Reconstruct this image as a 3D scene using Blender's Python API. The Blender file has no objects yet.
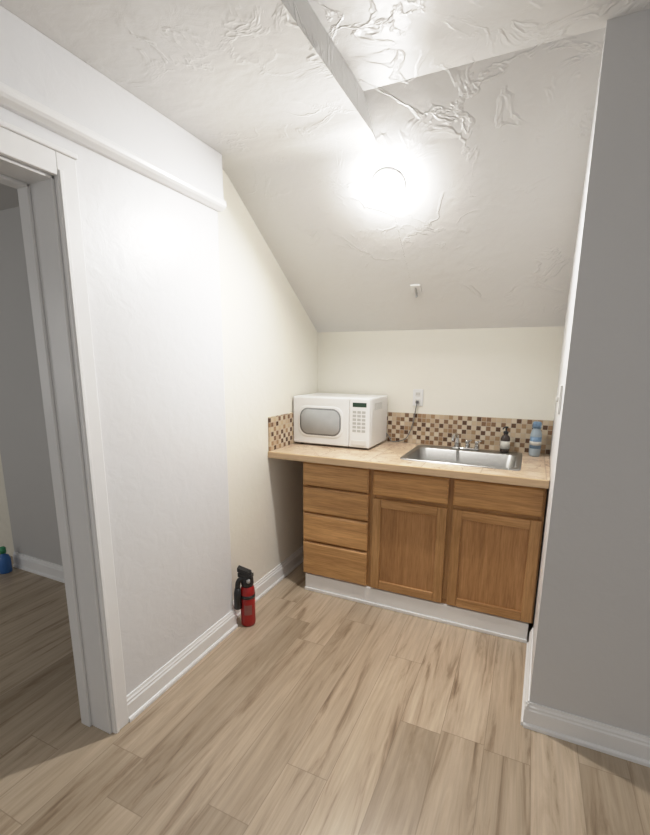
import bpy, bmesh, math
from mathutils import Vector, Matrix
scene=bpy.context.scene
scene.view_settings.view_transform='Standard'
scene.view_settings.look='None'
# gentle highlight shoulder, like a phone exposure
vs_=scene.view_settings
vs_.use_curve_mapping=True
cm=vs_.curve_mapping; cm.clip_max_x=2.2; cm.clip_max_y=2.2; cm.use_clip=False
cv=cm.curves[3]
cv.points[0].location=(0,0); cv.points[1].location=(2.0,1.03)
for p in ((.25,.285),(.5,.58),(.75,.79),(1.2,.945)): cv.points.new(*p)
cm.update()
COL=scene.collection

# ---------------------------------------------------------------- node helpers
class N:
    def __init__(s,name):
        s.m=bpy.data.materials.new(name); s.m.use_nodes=True
        s.t=s.m.node_tree; s.b=s.t.nodes['Principled BSDF']; s.o=s.t.nodes['Material Output']
    def n(s,typ,**k):
        x=s.t.nodes.new(typ)
        for a,v in k.items(): setattr(x,a,v)
        return x
    def l(s,a,b): s.t.links.new(a,b)
    def math(s,op,a,b=None,c=None):
        x=s.n('ShaderNodeMath',operation=op)
        for i,v in enumerate((a,b,c)):
            if v is None: continue
            if isinstance(v,(int,float)): x.inputs[i].default_value=v
            else: s.l(v,x.inputs[i])
        return x.outputs[0]
    def comb(s,x,y,z):
        c=s.n('ShaderNodeCombineXYZ')
        for i,v in enumerate((x,y,z)):
            if isinstance(v,(int,float)): c.inputs[i].default_value=v
            else: s.l(v,c.inputs[i])
        return c.outputs[0]
    def pos(s,obj=False):
        if obj: p=s.n('ShaderNodeTexCoord').outputs['Object']
        else: p=s.n('ShaderNodeNewGeometry').outputs['Position']
        sp=s.n('ShaderNodeSeparateXYZ'); s.l(p,sp.inputs[0])
        return p,sp.outputs[0],sp.outputs[1],sp.outputs[2]
    def noise(s,vec,scale,detail=4,rough=.5,dist=0):
        x=s.n('ShaderNodeTexNoise'); s.l(vec,x.inputs['Vector'])
        x.inputs['Scale'].default_value=scale; x.inputs['Detail'].default_value=detail
        x.inputs['Roughness'].default_value=rough; x.inputs['Distortion'].default_value=dist
        return x.outputs['Fac']
    def white(s,vec):
        x=s.n('ShaderNodeTexWhiteNoise'); s.l(vec,x.inputs['Vector']); return x.outputs['Value']
    def ramp(s,f,stops,const=False):
        x=s.n('ShaderNodeValToRGB'); r=x.color_ramp
        if const: r.interpolation='CONSTANT'
        while len(r.elements)<len(stops): r.elements.new(.5)
        for e,(p,c) in zip(r.elements,stops):
            e.position=p; e.color=(*c,1) if len(c)==3 else c
        s.l(f,x.inputs[0]); return x.outputs[0]
    def mix(s,f,a,b,blend='MIX'):
        x=s.n('ShaderNodeMix',data_type='RGBA',blend_type=blend)
        if isinstance(f,(int,float)): x.inputs[0].default_value=f
        else: s.l(f,x.inputs[0])
        for i,v in ((6,a),(7,b)):
            if isinstance(v,tuple): x.inputs[i].default_value=(*v,1)
            else: s.l(v,x.inputs[i])
        return x.outputs[2]
    def bump(s,h,strength,dist=.01):
        x=s.n('ShaderNodeBump'); x.inputs['Strength'].default_value=strength; x.inputs['Distance'].default_value=dist
        s.l(h,x.inputs['Height']); s.l(x.outputs[0],s.b.inputs['Normal'])
    def set(s,**k):
        for a,v in k.items():
            i=s.b.inputs[a.replace('_',' ')]
            if isinstance(v,tuple): i.default_value=(*v,1) if len(v)==3 else v
            elif isinstance(v,(int,float)): i.default_value=v
            else: s.l(v,i)
        return s

def simple(name,col,rough=.5,metal=0,var=.04,nscale=20,**k):
    m=N(name); p,_,_,_=m.pos(True)
    f=m.noise(p,nscale,3)
    c=m.ramp(f,[(.3,tuple(max(0,x*(1-var)) for x in col)),(.7,tuple(min(1,x*(1+var)) for x in col))])
    m.set(Base_Color=c,Roughness=rough,Metallic=metal); m.set(**k)
    return m.m

def wall_mat(name,col,scale=14,strength=.5,dist=.004,swirl=0,rough=.5):
    m=N(name); p,X,Y,Z=m.pos()
    a=m.noise(p,scale,5,.55,.5)
    h=a
    if swirl:
        r1=m.noise(p,5.0,4,.55,.8)
        r=m.math('ABSOLUTE',m.math('SUBTRACT',r1,.5))
        ridge=m.math('SUBTRACT',1.0,m.math('MINIMUM',m.math('MULTIPLY',r,24),1.0))
        # heavier trowel work towards the top and the right of the slope
        bias=m.math('ADD',m.math('MULTIPLY',m.math('SUBTRACT',X,.8),.16),m.math('MULTIPLY',m.math('SUBTRACT',Z,2.2),.24))
        gv=m.math('ADD',m.noise(p,3.0,3,.6),m.math('MINIMUM',bias,.09))
        g=m.n('ShaderNodeMapRange'); m.l(gv,g.inputs[0]); g.inputs[1].default_value=.46; g.inputs[2].default_value=.66
        ridge=m.math('MULTIPLY',ridge,g.outputs[0])
        big=m.noise(p,4.5,3,.5,.4)
        h=m.math('ADD',m.math('ADD',m.math('MULTIPLY',h,.5),m.math('MULTIPLY',ridge,swirl)),m.math('MULTIPLY',big,1.6))
    f=m.noise(p,1.7,2)
    c=m.ramp(f,[(.3,tuple(x*.98 for x in col)),(.7,col)])
    m.set(Base_Color=c,Roughness=rough); m.bump(h,strength,dist)
    return m.m

WALL=wall_mat('wall_paint',(.765,.768,.775),rough=.42)
WALLF=wall_mat('shaded_wall_paint',(.67,.665,.66))  # wall paint darkened, the front wall's shade is put into the colour
WALLC=wall_mat('cream_wall_paint',(.85,.825,.745))
SLOPE=wall_mat('slope_plaster',(.79,.788,.778),scale=15,strength=.62,dist=.006,swirl=.85,rough=.40)
CEIL=SLOPE
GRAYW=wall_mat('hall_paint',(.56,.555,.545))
TRIM=simple('trim_paint',(.86,.86,.855),.30,var=.02,nscale=5)
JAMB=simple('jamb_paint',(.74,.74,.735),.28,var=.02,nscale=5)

def floor_mat():
    m=N('vinyl_plank'); p,x,y,z=m.pos()
    u=m.math('DIVIDE',m.math('ADD',x,20.03),.165); col=m.math('FLOOR',u)
    off=m.white(m.comb(col,3.7,0))
    v=m.math('ADD',m.math('DIVIDE',m.math('ADD',y,20),1.22),m.math('MULTIPLY',off,5))
    row=m.math('FLOOR',v)
    idv=m.white(m.comb(col,row,1.3))
    idz=m.math('MULTIPLY',idv,47)
    g1=m.noise(m.comb(m.math('MULTIPLY',x,12),m.math('MULTIPLY',y,1.2),idz),1,7,.64,1.3)
    g2=m.noise(m.comb(m.math('MULTIPLY',x,80),m.math('MULTIPLY',y,2.5),idz),1,4,.6,.2)
    c=m.ramp(g1,[(.29,(.235,.165,.108)),(.37,(.36,.27,.185)),(.445,(.485,.388,.28)),(.60,(.565,.465,.35)),(.8,(.485,.388,.285))])
    c2=m.ramp(g2,[(.3,(.85,.835,.82)),(.65,(1.04,1.04,1.04))])
    c=m.mix(1.0,c,c2,'MULTIPLY')
    tone=m.ramp(idv,[(0,(.76,.735,.70)),(.45,(.93,.92,.905)),(1,(1.10,1.10,1.10))])
    c=m.mix(1.0,c,tone,'MULTIPLY')
    fu=m.math('FRACT',u); fv=m.math('FRACT',v)
    eu=m.math('MINIMUM',fu,m.math('SUBTRACT',1.0,fu)); ev=m.math('MINIMUM',fv,m.math('SUBTRACT',1.0,fv))
    s=m.math('MAXIMUM',m.math('LESS_THAN',eu,.009),m.math('LESS_THAN',ev,.0013))
    c=m.mix(m.math('MULTIPLY',s,.45),c,(.20,.14,.09))
    m.set(Base_Color=c,Roughness=.31); m.bump(m.math('SUBTRACT',m.math('MULTIPLY',g2,.3),s),.12,.002)
    return m.m
FLOOR=floor_mat()

def oak(name,vertical,light=1.0,red=1.0):
    m=N(name); p,x,y,z=m.pos(True)
    g=m.n('ShaderNodeObjectInfo').outputs['Random']
    k=m.math('MULTIPLY',g,30)
    a,b=(30,1.8) if vertical else (1.8,30)
    v=m.comb(m.math('ADD',m.math('MULTIPLY',x,a),k),m.math('MULTIPLY',y,20),m.math('ADD',m.math('MULTIPLY',z,b),k))
    n1=m.noise(v,.5,5,.65,1.2); n2=m.noise(v,5.0,3,.6,.1)
    L=light; q=lambda r,g_,b_:(r*L,g_*L/red,b_*L/red)
    c=m.ramp(n1,[(.32,q(.31,.16,.062)),(.44,q(.42,.228,.088)),(.55,q(.485,.273,.11)),(.7,q(.57,.335,.147))])
    c2=m.ramp(n2,[(.35,(.83,.79,.73)),(.58,(1.04,1.04,1.04))])
    c=m.mix(1.0,c,c2,'MULTIPLY')
    tone=m.ramp(g,[(0,(.94,.94,.94)),(1,(1.08,1.08,1.08))])
    c=m.mix(1.0,c,tone,'MULTIPLY')
    m.set(Base_Color=c,Roughness=.36); m.bump(n2,.06,.001)
    return m.m
OAKV=oak('oak_frame',True,1.00,1.02); OAKH=oak('oak_drawer_front',False,1.26)
OAKP=oak('oak_door_panel',True,.94,1.08); OAKR=oak('oak_door_rail',False,1.02,1.03)
def edge_mat():
    m=N('edge_oak'); p,x,y,z=m.pos()
    n=m.noise(m.comb(m.math('MULTIPLY',x,2),y,m.math('MULTIPLY',z,40)),1.5,4,.6,.3)
    m.set(Base_Color=m.ramp(n,[(.3,(.51,.36,.21)),(.7,(.64,.47,.30))]),Roughness=.4); return m.m
OAKE=edge_mat()

def mosaic():
    m=N('mosaic_tile'); p,x,y,z=m.pos()
    S=.0299
    h=m.math('ADD',x,m.math('MULTIPLY',y,1.0))
    u=m.math('DIVIDE',m.math('ADD',h,10.004),S); v=m.math('DIVIDE',m.math('SUBTRACT',z,.921),S)
    cu=m.math('FLOOR',u); cv=m.math('FLOOR',v)
    w=m.white(m.comb(cu,cv,5.1))
    par=m.math('MODULO',m.math('ADD',cu,cv),2.0)
    c1=m.ramp(w,[(0,(.60,.50,.36)),(.40,(.52,.40,.27)),(.70,(.66,.58,.45)),(.90,(.35,.22,.12))],True)
    c2=m.ramp(w,[(0,(.11,.055,.03)),(.35,(.23,.13,.07)),(.65,(.38,.25,.14)),(.85,(.56,.44,.30))],True)
    c=m.mix(par,c1,c2)
    fu=m.math('FRACT',u); fv=m.math('FRACT',v)
    e=m.math('MINIMUM',m.math('MINIMUM',fu,m.math('SUBTRACT',1.0,fu)),m.math('MINIMUM',fv,m.math('SUBTRACT',1.0,fv)))
    g=m.math('LESS_THAN',e,.055)
    c=m.mix(g,c,(.50,.42,.32))
    m.set(Base_Color=c,Roughness=m.math('ADD',m.math('MULTIPLY',g,.5),.22)); m.bump(m.math('SUBTRACT',1.0,g),.3,.002)
    return m.m
MOSAIC=mosaic()

def counter_mat():
    m=N('travertine_tile'); p,x,y,z=m.pos()
    u=m.math('DIVIDE',m.math('ADD',x,10.02),.305); v=m.math('DIVIDE',m.math('ADD',y,10.0),.305)
    idv=m.white(m.comb(m.math('FLOOR',u),m.math('FLOOR',v),2.0))
    n1=m.noise(m.comb(x,y,m.math('MULTIPLY',idv,9)),7,6,.6,1.6)
    c=m.ramp(n1,[(.3,(.54,.40,.28)),(.45,(.63,.485,.35)),(.55,(.69,.55,.41)),(.7,(.74,.61,.47))])
    n2=m.noise(m.comb(x,m.math('MULTIPLY',y,1.3),m.math('MULTIPLY',idv,19)),5,3,.5,1.6)
    vein=m.math('LESS_THAN',m.math('ABSOLUTE',m.math('SUBTRACT',n2,.50)),.010)
    c=m.mix(m.math('MULTIPLY',vein,.65),c,(.26,.14,.07))
    fu=m.math('FRACT',u); fv=m.math('FRACT',v)
    e=m.math('MINIMUM',m.math('MINIMUM',fu,m.math('SUBTRACT',1.0,fu)),m.math('MINIMUM',fv,m.math('SUBTRACT',1.0,fv)))
    g=m.math('LESS_THAN',e,.010)
    c=m.mix(m.math('MULTIPLY',g,.6),c,(.38,.27,.19))
    m.set(Base_Color=c,Roughness=.3)
    return m.m
COUNTER=counter_mat()

STEEL=simple('brushed_steel',(.42,.415,.40),.32,1.0,var=.05,nscale=30)
CHROME=simple('chrome',(.62,.62,.61),.14,1.0,var=.01)
WHITEP=simple('white_plastic',(.81,.81,.80),.35,var=.01)
IVORY=simple('ivory_plastic',(.72,.71,.68),.4,var=.01)
MWIN=simple('microwave_window',(.22,.225,.225),.25,var=.05)
MPANEL=simple('keypad_gray',(.50,.50,.48),.4,var=.02)
BLACK=simple('black_plastic',(.016,.016,.017),.4,var=.1)
CORD=simple('gray_cord',(.16,.16,.155),.5,var=.1)
RED=simple('red_enamel',(.36,.010,.010),.28,var=.05)
LABEL=simple('paper_label',(.62,.60,.55),.5,var=.03)
LABELR=simple('dim_label',(.26,.09,.075),.5,var=.1)
BLUE=simple('blue_plastic',(.04,.15,.42),.3,var=.05)
BLUEL=simple('blue_gray_plastic',(.36,.43,.48),.35,var=.05)
BLUEM=simple('label_blue',(.16,.26,.38),.4,var=.2,nscale=60)
GREEN=simple('green_plastic',(.05,.30,.14),.3,var=.05)
DARKS=simple('dark_soap',(.05,.035,.03),.12,var=.1)
CREAM=simple('cream_paint',(.85,.82,.72),.6,var=.03)
METAL=simple('dull_metal',(.5,.5,.5),.35,1.0)
def emit(name,col,st):
    m=N(name); m.set(Base_Color=col,Emission_Color=col,Emission_Strength=st,Roughness=.4); return m.m
GLOW=emit('lit_frosted_glass',(1,.98,.955),56)
DISP=emit('display_green',(.02,.05,.03),.05)

# ---------------------------------------------------------------- mesh helpers
class B:
    def __init__(s): s.bm=bmesh.new(); s.mats=[]
    def mi(s,mat):
        if mat not in s.mats: s.mats.append(mat)
        return s.mats.index(mat)
    def _fin(s,geomfaces,mat,smooth=False):
        i=s.mi(mat)
        for f in geomfaces: f.material_index=i; f.smooth=smooth
    def box(s,x0,x1,y0,y1,z0,z1,mat,bev=0,seg=2,smooth=False):
        r=bmesh.ops.create_cube(s.bm,size=1)
        for v in r['verts']:
            v.co=Vector((x0+(x1-x0)*(v.co.x+.5),y0+(y1-y0)*(v.co.y+.5),z0+(z1-z0)*(v.co.z+.5)))
        fs=set(f for v in r['verts'] for f in v.link_faces)
        if bev:
            es=set(e for f in fs for e in f.edges)
            rr=bmesh.ops.bevel(s.bm,geom=list(es),offset=bev,segments=seg,profile=.5,affect='EDGES')
            fs=set(f for f in fs if f.is_valid)|set(rr['faces'])
            vs=set(v for f in fs for v in f.verts); fs=set(f for v in vs for f in v.link_faces)
        s._fin(fs,mat,smooth); return fs
    def prism(s,pts,vec,mat,smooth=False):
        a=[s.bm.verts.new(p) for p in pts]; b=[s.bm.verts.new(Vector(p)+Vector(vec)) for p in pts]
        n=len(pts); fs=[s.bm.faces.new(a),s.bm.faces.new(b[::-1])]
        for i in range(n): fs.append(s.bm.faces.new((a[i],b[i],b[(i+1)%n],a[(i+1)%n])))
        s._fin(fs,mat,smooth); return fs
    def lathe(s,c,prof,mat,axis=(0,0,1),n=32,smooth=True,sx=1,sy=1):
        q=Vector((0,0,1)).rotation_difference(Vector(axis)).to_matrix()
        c=Vector(c); rings=[]
        for r,h in prof:
            if r<1e-6: rings.append([s.bm.verts.new(c+q@Vector((0,0,h)))])
            else: rings.append([s.bm.verts.new(c+q@Vector((r*sx*math.cos(2*math.pi*i/n),r*sy*math.sin(2*math.pi*i/n),h))) for i in range(n)])
        fs=[]
        for a,b in zip(rings,rings[1:]):
            for i in range(n):
                j=(i+1)%n
                if len(a)==1 and len(b)==1: continue
                if len(a)==1: fs.append(s.bm.faces.new((a[0],b[i],b[j])))
                elif len(b)==1: fs.append(s.bm.faces.new((a[i],a[j],b[0])))
                else: fs.append(s.bm.faces.new((a[i],a[j],b[j],b[i])))
        s._fin(fs,mat,smooth)
        if len(rings[0])>1: s._fin([s.bm.faces.new(rings[0][::-1])],mat,False)
        if len(rings[-1])>1: s._fin([s.bm.faces.new(rings[-1])],mat,False)
    def tube(s,pts,r,mat,n=12,sub=8):
        P=[Vector(p) for p in pts]; C=[]
        def cr(a,b,c,d,t): return .5*((2*b)+(c-a)*t+(2*a-5*b+4*c-d)*t*t+(3*b-a-3*c+d)*t**3)
        for i in range(len(P)-1):
            a=P[max(i-1,0)];d=P[min(i+2,len(P)-1)]
            for k in range(sub): C.append(cr(a,P[i],P[i+1],d,k/sub))
        C.append(P[-1]); rings=[]; up=Vector((.13,.31,.94)).normalized()
        for i,p in enumerate(C):
            t=(C[min(i+1,len(C)-1)]-C[max(i-1,0)]).normalized()
            x=t.cross(up).normalized(); y=t.cross(x)
            rings.append([s.bm.verts.new(p+x*r*math.cos(2*math.pi*k/n)+y*r*math.sin(2*math.pi*k/n)) for k in range(n)])
        fs=[]
        for a,b in zip(rings,rings[1:]):
            for k in range(n): fs.append(s.bm.faces.new((a[k],a[(k+1)%n],b[(k+1)%n],b[k])))
        s._fin(fs,mat,True); s._fin([s.bm.faces.new(rings[0][::-1]),s.bm.faces.new(rings[-1])],mat)
    def obj(s,name,parent=None,label=None,cat=None,kind=None,group=None):
        bm=s.bm; bmesh.ops.recalc_face_normals(bm,faces=bm.faces[:])
        xs=[v.co for v in bm.verts]
        lo=Vector([min(v[i] for v in xs) for i in range(3)]); hi=Vector([max(v[i] for v in xs) for i in range(3)])
        c=(lo+hi)/2
        if not parent: c.z=lo.z
        bmesh.ops.translate(bm,verts=bm.verts[:],vec=-c)
        me=bpy.data.meshes.new(name); bm.to_mesh(me); bm.free()
        for m in s.mats: me.materials.append(m)
        o=bpy.data.objects.new(name,me); COL.objects.link(o)
        if parent: o.parent=parent; o.location=c-WP[parent]
        else: o.location=c
        WP[o]=c
        tag(o,label,cat,kind,group); return o
WP={}
def tag(o,label=None,cat=None,kind=None,group=None):
    if label:o['label']=label
    if cat:o['category']=cat
    if kind:o['kind']=kind
    if group:o['group']=group
def thing(name,loc,label,cat,group=None):
    e=bpy.data.objects.new(name,None); e.empty_display_size=.05; COL.objects.link(e); e.location=loc
    WP[e]=Vector(loc); tag(e,label,cat,None,group); return e
def st(b,name): return b.obj(name,kind='structure')

# ---------------------------------------------------------------- room shell
XN=.055; YN=-1.185; H1=1.687; K=1.5; ZL=2.396; ZH=2.49; XS=.775; YR=-1.236; DY0=-2.0; DY1=-2.86; DZ=2.03; YB=-4.3
b=B(); b.box(-3.2,3.4,YB,.1,-.06,0,FLOOR); st(b,'floor')
b=B(); b.box(-.1,1.75,0,.1,0,1.8,WALLC); st(b,'wall_back')
b=B(); b.box(-.10,0,YN,0,0,2.55,WALLC); st(b,'wall_alcove')
b=B(); b.prism([(-.10,DY0,0),(-.10,YN,0),(XN-.012,YN,0),(XN-.004,YN-.004,0),(XN,YN-.012,0),(XN,DY0,0)],(0,0,2.6),WALL); b.box(-.10,XN,DY1,DY0,DZ,2.6,WALL); b.box(-.10,XN,YB,DY1,0,2.6,WALL); st(b,'wall_left')
b=B(); b.prism([(1.570,YR+.001,0),(1.605,0,0),(1.75,0,0),(1.75,YR+.001,0)],(0,0,2.6),WALL); st(b,'wall_right')
b=B(); b.box(1.570,3.4,YR-.0005,YR+.0005,0,2.6,WALLF); b.box(1.7502,3.4,YR+.0005,YR+.1,0,2.6,WALLF); st(b,'wall_front')
def ysl(z): return -(z-H1)*K
CV=.055
yc=ysl(ZL); A=Vector((0,yc-CV,ZL)); Cc=Vector((0,yc,ZL)); D=Vector((0,yc+CV*.832,ZL-CV*.555))
sec=[(0,H1)]
for i in range(13):
    t=1-i/12; q=A*(1-t)**2+Cc*2*t*(1-t)+D*t*t; sec.append((q.y,q.z))
sec+=[(YB,ZL),(YB,2.62),(-1.2,2.62),(.044,H1+.067)]
b=B(); b.prism([(-.1,y,z) for y,z in sec],(XS+.1,0,0),CEIL); st(b,'ceiling_soffit')
sec=[(0,H1),(ysl(ZH),ZH),(YB,ZH),(YB,2.62),(-1.2,2.62),(.044,H1+.067)]
b=B(); b.prism([(XS+.0002,y,z) for y,z in sec],(3.4-XS,0,0),CEIL); st(b,'ceiling_slope')
# neighbouring room
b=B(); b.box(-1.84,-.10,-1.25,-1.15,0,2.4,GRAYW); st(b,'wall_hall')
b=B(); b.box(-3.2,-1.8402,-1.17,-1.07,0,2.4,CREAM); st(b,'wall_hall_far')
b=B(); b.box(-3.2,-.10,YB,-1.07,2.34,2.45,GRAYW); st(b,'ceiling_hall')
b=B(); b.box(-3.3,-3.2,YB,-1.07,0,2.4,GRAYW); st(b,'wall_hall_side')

# beam along the top of the near wall, with a moulded strip under it
b=B(); b.box(XN,.086,YB,YN,2.200,ZL,WALL,.003)
prof=[(XN,2.158),(.072,2.158),(.080,2.162),(.092,2.168),(.099,2.176),(.101,2.188),(.099,2.198),(.092,2.202),(XN,2.202)]
b.prism([(x,YB,z) for x,z in prof],(0,YN-YB,0),TRIM); st(b,'trim_1')
# door casing
def casing(b,side):
    x0,x1=(XN,XN+.018) if side>0 else (-.12,-.10)
    w=.068
    b.box(x0,x1,DY0,DY0+w,0,DZ+w,TRIM,.003)
    b.box(x0,x1,DY1-w,DY1,0,DZ+w,TRIM,.003)
    b.box(x0,x1,DY1,DY0,DZ,DZ+w,TRIM,.003)
    if side>0: b.box(x1-.002,x1+.004,DY0+.004,DY0+.018,0,DZ+.018,TRIM,.002)
b=B(); casing(b,1); casing(b,-1)
b.box(XN,XN+.026,DY1-.075,DY0+.072,DZ+.068,DZ+.084,TRIM,.004)
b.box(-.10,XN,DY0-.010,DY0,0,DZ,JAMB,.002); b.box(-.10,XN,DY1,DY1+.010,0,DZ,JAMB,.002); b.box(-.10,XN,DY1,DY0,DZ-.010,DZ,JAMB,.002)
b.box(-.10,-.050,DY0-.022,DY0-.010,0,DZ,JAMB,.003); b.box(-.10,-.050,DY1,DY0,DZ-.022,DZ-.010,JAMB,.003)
st(b,'trim_2')
def baseboard(name,p0,p1,nrm,h=.109):
    prof=[(0,0),(.024,0),(.024,.012),(.020,.018),(.016,.020),(.016,.078),(.012,.084),(.012,.092),(.008,.098),(.006,h),(0,h)]
    p0=Vector(p0);p1=Vector(p1);nn=Vector(nrm)
    b=B(); b.prism([p0+nn*d+Vector((0,0,z)) for d,z in prof],p1-p0,TRIM); return st(b,name)
baseboard('baseboard_left',(XN,DY0+.068,0),(XN,YN,0),(1,0,0))
baseboard('baseboard_alcove',(0,YN,0),(0,-.02,0),(1,0,0))
baseboard('baseboard_right',(1.570,YR-.016,0),(1.586,-.66,0),(-1,.028,0))
baseboard('baseboard_front',(1.556,YR-.0006,0),(3.4,YR-.0006,0),(0,-1,0))
baseboard('baseboard_hall',(-1.84,-1.25,0),(-.10,-1.25,0),(0,-1,0))
b=B(); b.box(.225,1.562,-.640,-.592,0,.1115,TRIM,.003); b.box(.222,1.565,-.648,-.640,0,.02,TRIM,.003); st(b,'baseboard_cabinet')

# ---------------------------------------------------------------- cabinets
YF=-.625
def slab(name,par,x0,x1,z0,z1,mat,label=None):
    b=B(); y0=YF-.019; y1=YF
    fs=b.box(x0,x1,y0,y1,z0,z1,mat)
    f=[f for f in b.bm.faces if all(abs(v.co.y-y0)<1e-6 for v in f.verts)][0]
    bmesh.ops.inset_region(b.bm,faces=[f],thickness=.009,depth=0)
    for v in f.verts: v.co.y-=.006
    bmesh.ops.inset_region(b.bm,faces=[f],thickness=.003,depth=0)
    for v in f.verts: v.co.y-=.002
    return b.obj(name,par,label)
def door(name,par,x0,x1,z0,z1):
    b=B(); y0=YF-.019
    w=.052
    def piece(a,bx,c,d,mat): b.box(a,bx,y0-.004,YF,c,d,mat,.004,2)
    piece(x0,x0+w,z0,z1,OAKV); piece(x1-w,x1,z0,z1,OAKV)
    piece(x0+w,x1-w,z0,z0+w,OAKR); piece(x0+w,x1-w,z1-w,z1,OAKR)
    b.box(x0+w-.006,x1-w+.006,YF-.012,YF-.002,z0+w-.006,z1-w+.006,OAKP)
    return b.obj(name,par)
def cab_body(par,x0,x1,openings):
    b=B(); zt=.878; zb=.112
    b.box(x0,x0+.016,YF+.018,-.03,zb,zt,OAKV); b.box(x1-.016,x1,YF+.018,-.03,zb,zt,OAKV)
    b.box(x0+.016,x1-.016,YF+.018,-.03,zb,zb+.016,OAKV); b.box(x0+.016,x1-.016,-.036,-.03,zb+.016,zt,OAKV)
    b.box(x0+.016,x0+.034,-.58,-.03,0,zb,OAKV); b.box(x1-.034,x1-.016,-.58,-.03,0,zb,OAKV)
    b.box(x0,x0+.03,YF,YF+.018,zb,zt,OAKV); b.box(x1-.03,x1,YF,YF+.018,zb,zt,OAKV)
    b.box(x0+.03,x1-.03,YF,YF+.018,zb,zb+.03,OAKR); b.box(x0+.03,x1-.03,YF,YF+.018,zt-.03,zt,OAKR)
    for o in openings:
        if o[0]=='h': b.box(x0+.03,x1-.03,YF,YF+.018,o[1]-.015,o[1]+.015,OAKR)
        else: b.box(o[1]-.02,o[1]+.02,YF-.0005,YF+.018,zb+.03,zt-.03,OAKV)
    return b.obj('body',par)
c1=thing('drawer_cabinet',(.43,-.33,0),'honey oak base cabinet with four plain drawers under the worktop','cabinet')
cab_body(c1,.205,.660,[('h',.710),('h',.537),('h',.345)])
for z0,z1 in ((.716,.862),(.543,.704),(.351,.531),(.122,.339)): slab('drawer',c1,.213,.648,z0,z1,OAKH)
c2=thing('sink_cabinet',(1.12,-.33,0),'honey oak base cabinet with two panelled doors below the steel sink','cabinet')
cab_body(c2,.6605,1.580,[('h',.700),('v',1.118)])
slab('drawer_front',c2,.676,1.104,.712,.860,OAKH); slab('drawer_front',c2,1.132,1.572,.712,.860,OAKH)
door('door',c2,.676,1.104,.122,.690); door('door',c2,1.132,1.572,.122,.690)

# ---------------------------------------------------------------- worktop with sink cutout
SX0,SX1,SY0,SY1=.80,1.45,-.565,-.055
b=B()
xs=[.001,SX0+.012,SX1-.012,1.588]; ys=[-.700,SY0+.012,SY1-.012,-.001]
V={}
for i,x in enumerate(xs):
    for j,y in enumerate(ys):
        for k,z in enumerate((.880,.920)):
            xx=x
            if i==3: xx=1.583+.020*(y+.7)/.7
            V[i,j,k]=b.bm.verts.new((xx,y,z))
fs=[]
for i in range(3):
    for j in range(3):
        if i==1 and j==1: continue
        fs.append(b.bm.faces.new([V[i,j,1],V[i+1,j,1],V[i+1,j+1,1],V[i,j+1,1]]))
        fs.append(b.bm.faces.new([V[i,j,0],V[i,j+1,0],V[i+1,j+1,0],V[i+1,j,0]]))
for i in range(3):
    fs.append(b.bm.faces.new([V[i,0,0],V[i+1,0,0],V[i+1,0,1],V[i,0,1]])); fs.append(b.bm.faces.new([V[i,3,0],V[i+1,3,0],V[i+1,3,1],V[i,3,1]]))
    fs.append(b.bm.faces.new([V[0,i,0],V[0,i+1,0],V[0,i+1,1],V[0,i,1]])); fs.append(b.bm.faces.new([V[3,i,0],V[3,i+1,0],V[3,i+1,1],V[3,i,1]]))
for a,c in (((1,1),(2,1)),((2,1),(2,2)),((2,2),(1,2)),((1,2),(1,1))):
    fs.append(b.bm.faces.new([V[a+(0,)],V[c+(0,)],V[c+(1,)],V[a+(1,)]]))
b._fin(fs,COUNTER)
w=thing('worktop',(.8,-.35,.878),'beige stone-tiled worktop with an oak front edge on the cabinets','countertop')
b.obj('tile_top',w)
b=B(); b.box(.001,1.582,-.716,-.700,.880,.9215,OAKE,.004); b.obj('edge_strip',w,'light oak edge strip')
b=B(); b.box(.006,1.603,-.010,-.0005,.9205,1.130,MOSAIC); b.obj('backsplash',None,'brown, tan and cream mosaic tile backsplash above the worktop','backsplash')
b=B(); b.box(.0005,.010,-.705,-.0105,.9205,1.135,MOSAIC); b.obj('backsplash',None,'brown, tan and cream mosaic tile backsplash beside the microwave','backsplash')

# ---------------------------------------------------------------- sink
def rrect(cx,cy,hx,hy,r,z,n=6):
    P=[]
    for qx,qy,a0 in ((1,1,0),(-1,1,90),(-1,-1,180),(1,-1,270)):
        for i in range(n+1):
            a=math.radians(a0+90*i/n); P.append(Vector((cx+qx*(hx-r)+r*math.cos(a),cy+qy*(hy-r)+r*math.sin(a),z)))
    return P
def loft(b,loops,mat,cap=True,smooth=True):
    R=[[b.bm.verts.new(p) for p in L] for L in loops]; n=len(R[0]); fs=[]
    for a,c in zip(R,R[1:]):
        for i in range(n): fs.append(b.bm.faces.new((a[i],a[(i+1)%n],c[(i+1)%n],c[i])))
    if cap: fs.append(b.bm.faces.new(R[-1]))
    b._fin(fs,mat,smooth)
sk=thing('kitchen_sink',((SX0+SX1)/2,(SY0+SY1)/2,.74),'single-bowl stainless steel drop-in sink in the worktop','sink')
b=B(); cx=(SX0+SX1)/2; cy=(SY0+SY1)/2; hx=(SX1-SX0)/2; hy=(SY1-SY0)/2
bcy=cy-.035; bx=hx-.03; by=hy-.065
loft(b,[rrect(cx,cy,hx,hy,.03,.9205),rrect(cx,cy,hx-.002,hy-.002,.03,.9265),rrect(cx,cy,hx-.008,hy-.008,.028,.9275),
 rrect(cx,bcy,bx+.006,by+.006,.055,.9255),rrect(cx,bcy,bx,by,.05,.920),rrect(cx,bcy,bx-.012,by-.012,.06,.79),rrect(cx,bcy,bx-.03,by-.03,.06,.765),rrect(cx,bcy,bx-.12,by-.1,.06,.758)],STEEL)
b.obj('basin',sk)
b=B(); b.lathe((cx,bcy,.758),[(.055,0),(.055,.003),(.042,.004),(.038,.001),(0,.001)],CHROME); b.obj('drain',sk,'round chrome drain')
fx=1.11; fy=-.09
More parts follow.
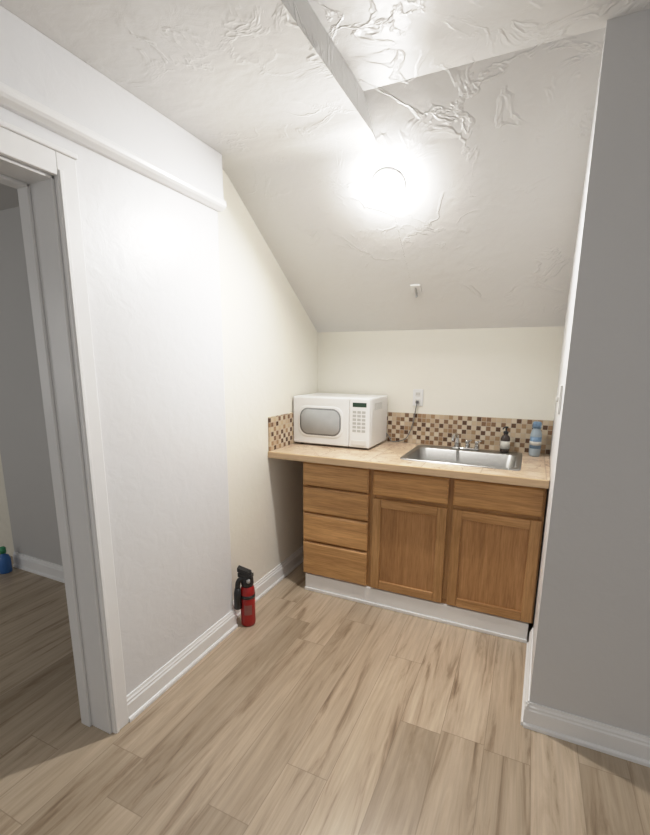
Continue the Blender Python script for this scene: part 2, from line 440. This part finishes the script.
fa=thing('faucet',(fx,fy,.9275),'low two-handle chrome kitchen faucet standing on the sink deck','faucet')
b=B(); b.box(fx-.085,fx+.085,fy-.022,fy+.022,.9275,.938,CHROME,.006,3,True); b.obj('base_plate',fa)
b=B(); b.lathe((fx-.055,fy,.938),[(.016,0),(.015,.03),(.012,.05),(.012,.075),(0,.08)],CHROME)
b.tube([(fx-.055,fy,.995),(fx-.058,fy-.05,1.026),(fx-.060,fy-.11,1.026),(fx-.062,fy-.14,1.008),(fx-.062,fy-.145,.997)],.009,CHROME); b.obj('spout',fa)
for sx in (.01,.068):
    b=B(); b.lathe((fx+sx,fy,.938),[(.013,0),(.012,.02),(.009,.028),(.015,.034),(.015,.044),(0,.048)],CHROME)
    b.tube([(fx+sx,fy,.980),(fx+sx+.015,fy-.02,.986),(fx+sx+.03,fy-.03,.990)],.005,CHROME); b.obj('handle',fa)

# ---------------------------------------------------------------- microwave
mx0,mx1,my0,my1,mz0,mz1=.012,.562,-.405,-.03,.932,1.250
mw=thing('microwave',((mx0+mx1)/2,(my0+my1)/2,.920),'white countertop microwave oven with a gray rounded window on the worktop','microwave')
b=B(); b.box(mx0,mx1,my0+.03,my1,mz0,mz1,WHITEP,.010,3)
for i in range(9): b.box(mx1-.001,mx1+.0012,my0+.09+i*.018,my0+.097+i*.018,1.17,1.215,MPANEL)
b.obj('body',mw)
for x in (mx0+.04,mx1-.04):
    for y in (my0+.06,my1-.04):
        b=B(); b.lathe((x,y,.9202),[(.014,0),(.016,.015)],BLACK,n=16); b.obj('foot',mw)
xd=.420
md=B(); md.box(mx0,xd-.001,my0,my0+.030,mz0+.002,mz1-.002,WHITEP,.008,3)
dd=md.obj('door',mw)
def yloft(b,loops2d,ys,mat):
    L=[[Vector((p.x,y,p.y)) for p in l] for l,y in zip(loops2d,ys)]
    loft(b,L,mat)
wcx=(mx0+xd)/2+.0; wcz=1.085
b=B(); yloft(b,[rrect(wcx,wcz,.165,.105,.06,0),rrect(wcx,wcz,.162,.102,.06,0),rrect(wcx,wcz,.155,.095,.055,0)],[my0+.001,my0-.003,my0-.003],WHITEP); o=b.obj('window_frame',dd)
b=B(); yloft(b,[rrect(wcx,wcz,.150,.090,.06,0),rrect(wcx,wcz,.149,.089,.06,0)],[my0-.002,my0-.0045],MWIN)
yloft(b,[rrect(wcx,wcz,.140,.080,.05,0),rrect(wcx,wcz,.139,.079,.05,0)],[my0-.004,my0-.0052],simple('window_mesh',(.42,.43,.43),.3)); b.obj('window_glass',dd,'gray rounded glass window')
cp=B(); cp.box(xd+.001,mx1,my0,my0+.030,mz0+.002,mz1-.002,WHITEP,.008,3); cpo=cp.obj('control_panel',mw)
b=B(); b.box(xd+.025,mx1-.025,my0-.0015,my0+.002,1.195,1.222,DISP); b.obj('display',cpo)
for r_ in range(6):
    for c_ in range(3):
        b=B(); x=xd+.026+c_*.031; z=1.17-r_*.024
        b.box(x,x+.024,my0-.0015,my0+.002,z-.016,z,MPANEL,.0005,1); b.obj('key',cpo)
b=B(); b.box(xd+.02,mx1-.02,my0-.004,my0+.002,mz0+.016,mz0+.050,IVORY,.003); b.obj('door_button',cpo)
b=B(); b.tube([(.765,-.030,1.205),(.765,-.042,1.18),(.752,-.035,1.10),(.735,-.03,1.03),(.70,-.03,.955),(.64,-.03,.930),(.60,-.04,.930),(.585,-.045,.96),(.558,-.040,.985)],.0034,CORD); b.obj('cord',mw,'thin dark power cord')
b=B(); b.box(.756,.776,-.030,-.0112,1.200,1.220,CORD,.005); b.obj('plug',mw,'dark plug')

# outlet
ou=thing('wall_outlet',(.766,-.001,1.185),'white duplex wall outlet above the backsplash','outlet')
b=B(); b.box(.731,.801,-.008,-.0003,1.182,1.296,WHITEP,.003); b.obj('cover_plate',ou)
for z in (1.262,1.214):
    b=B(); b.box(.749,.783,-.0105,-.008,z-.015,z+.015,IVORY,.002)
    for dx in (-.007,.007): b.box(.766+dx-.0013,.766+dx+.0013,-.0112,-.0104,z-.003,z+.007,BLACK)
    b.obj('socket',ou)
sw=thing('light_switch',(1.576,-.99,1.27),'white light switch on the side wall near the corner','switch')
b=B(); b.box(1.566,1.5755,-1.03,-.955,1.27,1.385,IVORY,.002); b.obj('cover_plate',sw)
b=B(); b.box(1.557,1.566,-.998,-.987,1.318,1.338,IVORY,.002); b.obj('toggle',sw)

# ---------------------------------------------------------------- ceiling light on the slope
ax=Vector((0,-1,-1.5)).normalized()
lx,ly=.785,-.880; lc=Vector((lx,ly,H1-ly/K))
cl=thing('ceiling_light',lc,'round flush ceiling light, switched on, mounted on the sloped ceiling','ceiling light')
b=B(); b.lathe(lc-ax*.002,[(.078,0),(.078,.010),(.070,.016)],WHITEP,axis=ax,n=64); b.obj('base',cl)
b=B(); R=.070; b.lathe(lc+ax*.014,[(.060,0)]+[(R*math.cos(a),.032+.052*math.sin(a)) for a in [math.radians(t) for t in range(-30,90,6)]]+[(0,.084)],GLOW,axis=ax,n=64); b.obj('shade',cl,'glowing frosted glass dome')
ld=bpy.data.lights.new('lamp_light','AREA'); ld.shape='DISK'; ld.size=.05; ld.energy=19; ld.color=(1,.98,.955)
lo=bpy.data.objects.new('lamp_light',ld); COL.objects.link(lo); lo.parent=cl; lo.location=ax*.102
lo.rotation_mode='QUATERNION'; lo.rotation_quaternion=Vector((0,0,-1)).rotation_difference(ax)
# added fill standing in for an unseen window, brightens the neighbouring room
ld=bpy.data.lights.new('hall_fill','AREA'); ld.shape='RECTANGLE'; ld.size=1.0; ld.size_y=1.0; ld.energy=6.5; ld.color=(1,.99,.97)
lo=bpy.data.objects.new('hall_fill',ld); COL.objects.link(lo); lo.location=(-2.2,-3.9,1.5); lo.rotation_euler=(math.radians(90),0,0)

# small hook on slope
hc=Vector((.796,-.322,H1+.322/K))
hk=thing('wall_hook',hc,'small white adhesive hook on the sloped ceiling','hook')
b=B()
b.box(-.030,.030,-.030,.030,-.001,.008,WHITEP,.003)
bmesh.ops.transform(b.bm,matrix=Matrix.Translation(hc)@Matrix(((1,0,0,0),(0,-ax.z*1.0,ax.y,0),(0,ax.y,ax.z,0),(0,0,0,1))),verts=b.bm.verts[:]); b.obj('base',hk)
t=Vector((0,1,-1/1.5)).normalized()
b=B(); b.tube([hc+t*-.010+ax*.004,hc+t*.010+ax*.014,hc+t*.034+ax*.014,hc+t*.046+ax*.022,hc+t*.036+ax*.030],.006,METAL); b.obj('hook_arm',hk,'small metal hook arm')

# ---------------------------------------------------------------- bottles
def bottle(name,x,y,z,prof,mat,label,cat): 
    t=thing(name,(x,y,z),label,cat); b=B(); b.lathe((x,y,z),prof,mat); b.obj('body',t); return t
z=.928
s1=bottle('soap_dispenser',1.345,-.085,z,[(.024,0),(.028,.006),(.028,.085),(.022,.10),(.013,.108),(.013,.115)],DARKS,'dark soap pump bottle with a pale label on the sink edge','soap bottle')
b=B(); b.lathe((1.345,-.085,z+.022),[(.0286,0),(.0286,.048)],LABEL); b.obj('label_band',s1,'pale paper label')
b=B(); b.lathe((1.345,-.085,z+.115),[(.015,0),(.015,.014),(.005,.016),(.005,.035),(.012,.036),(.012,.044),(0,.046)],BLACK); b.tube([(1.345,-.085,z+.155),(1.335,-.11,z+.156),(1.328,-.125,z+.148)],.004,BLACK); b.obj('pump',s1)
s2=bottle('dish_soap_bottle',1.515,-.10,.9202,[(.026,0),(.031,.008),(.032,.05),(.031,.09),(.032,.13),(.028,.15),(.022,.165),(.022,.172)],BLUEL,'blue-gray plastic bottle with a blue label at the worktop corner','bottle')
b=B(); b.lathe((1.515,-.10,.9202+.172),[(.025,0),(.025,.03),(.019,.038),(0,.039)],BLUEM); b.obj('cap',s2,'blue cap')
b=B(); b.lathe((1.515,-.10,.9202+.050),[(.0325,0),(.0318,.035),(.0325,.070)],BLUEM,smooth=True); b.obj('label_band',s2,'blue label')
b=B(); b.lathe((1.515,-.10,.9202+.070),[(.0332,0),(.0330,.022)],LABEL,smooth=True); b.obj('label_stripe',s2,'pale label stripe')
s3=bottle('cleaner_bottle',-1.80,-1.345,0,[(.035,0),(.04,.008),(.04,.10),(.03,.125),(.015,.135),(.015,.145)],BLUE,'blue cleaner bottle with green cap standing on the floor','bottle')
b=B(); b.lathe((-1.80,-1.345,.145),[(.020,0),(.020,.035),(.012,.045),(0,.046)],GREEN); b.obj('cap',s3,'green cap')

# ---------------------------------------------------------------- fire extinguisher
ex,ey=.112,-1.13
fe=thing('fire_extinguisher',(ex,ey,0),'small red fire extinguisher with black valve and nozzle on the floor','fire extinguisher')
b=B(); b.lathe((ex,ey,.001),[(.034,0),(.040,.006),(.041,.02),(.041,.205),(.038,.225),(.030,.242),(.018,.252),(.018,.262)],RED,n=40); b.obj('cylinder',fe)
b=B()
R=.0416
vs=[]; fsx=[]
for i in range(8):
    a=math.radians(-85+i*9)
    vs.append((b.bm.verts.new((ex+R*math.cos(a),ey+R*math.sin(a),.075)),b.bm.verts.new((ex+R*math.cos(a),ey+R*math.sin(a),.135))))
for p,q2 in zip(vs,vs[1:]): fsx.append(b.bm.faces.new((p[0],q2[0],q2[1],p[1])))
b._fin(fsx,LABELR,True); b.obj('label_panel',fe,'faded instruction label')
b=B(); b.lathe((ex,ey,.235),[(.032,0),(.036,.018),(.034,.045),(.028,.075),(0,.082)],BLACK); b.lathe((ex+.022,ey-.020,.28),[(.011,0),(.011,.014),(0,.015)],METAL,axis=(.6,-.8,0),n=20); b.obj('valve',fe)
b=B(); b.prism([(ex-.045,ey-.006,.300),(ex+.034,ey+.014,.298),(ex+.034,ey+.014,.314),(ex-.045,ey-.006,.322)],(.012,-.036,0),BLACK)
b.prism([(ex-.048,ey-.006,.330),(ex+.024,ey+.010,.312),(ex+.024,ey+.010,.330),(ex-.048,ey-.006,.352)],(.012,-.036,0),BLACK); b.obj('handle',fe)
b=B(); b.tube([(ex-.01,ey-.02,.290),(ex-.026,ey-.038,.280),(ex-.034,ey-.044,.25),(ex-.034,ey-.044,.20)],.014,BLACK)
b.lathe((ex-.034,ey-.046,.235),[(.015,0),(.021,.03),(.022,.12),(.017,.125)],BLACK,axis=(0,0,-1),n=20); b.obj('nozzle',fe)
b=B(); b.lathe((ex,ey,.17),[(.0425,0),(.0425,.02)],BLACK,n=40); b.obj('strap',fe)

# ---------------------------------------------------------------- lights
w=bpy.data.worlds.new('world'); scene.world=w; w.use_nodes=True
w.node_tree.nodes['Background'].inputs[0].default_value=(1,.995,.995,1); w.node_tree.nodes['Background'].inputs[1].default_value=.38

# ---------------------------------------------------------------- camera
yaw,pit,rol,f=.4335,.2000,.0067,439.643
cyw,syw=math.cos(yaw),math.sin(yaw)
fwd=Vector((-syw*math.cos(pit),cyw*math.cos(pit),-math.sin(pit))); r=Vector((cyw,syw,0)); u=r.cross(fwd)
r2=r*math.cos(rol)+u*math.sin(rol); u2=-r*math.sin(rol)+u*math.cos(rol)
cam=bpy.data.cameras.new('camera'); co=bpy.data.objects.new('camera',cam); COL.objects.link(co)
M=Matrix((( r2.x,u2.x,-fwd.x,1.4606),(r2.y,u2.y,-fwd.y,-3.0146),(r2.z,u2.z,-fwd.z,1.4644),(0,0,0,1)))
co.matrix_world=M
cam.sensor_fit='VERTICAL'; cam.sensor_height=36; cam.lens=f/835*36; cam.shift_y=35/835; cam.clip_start=.01
scene.camera=co
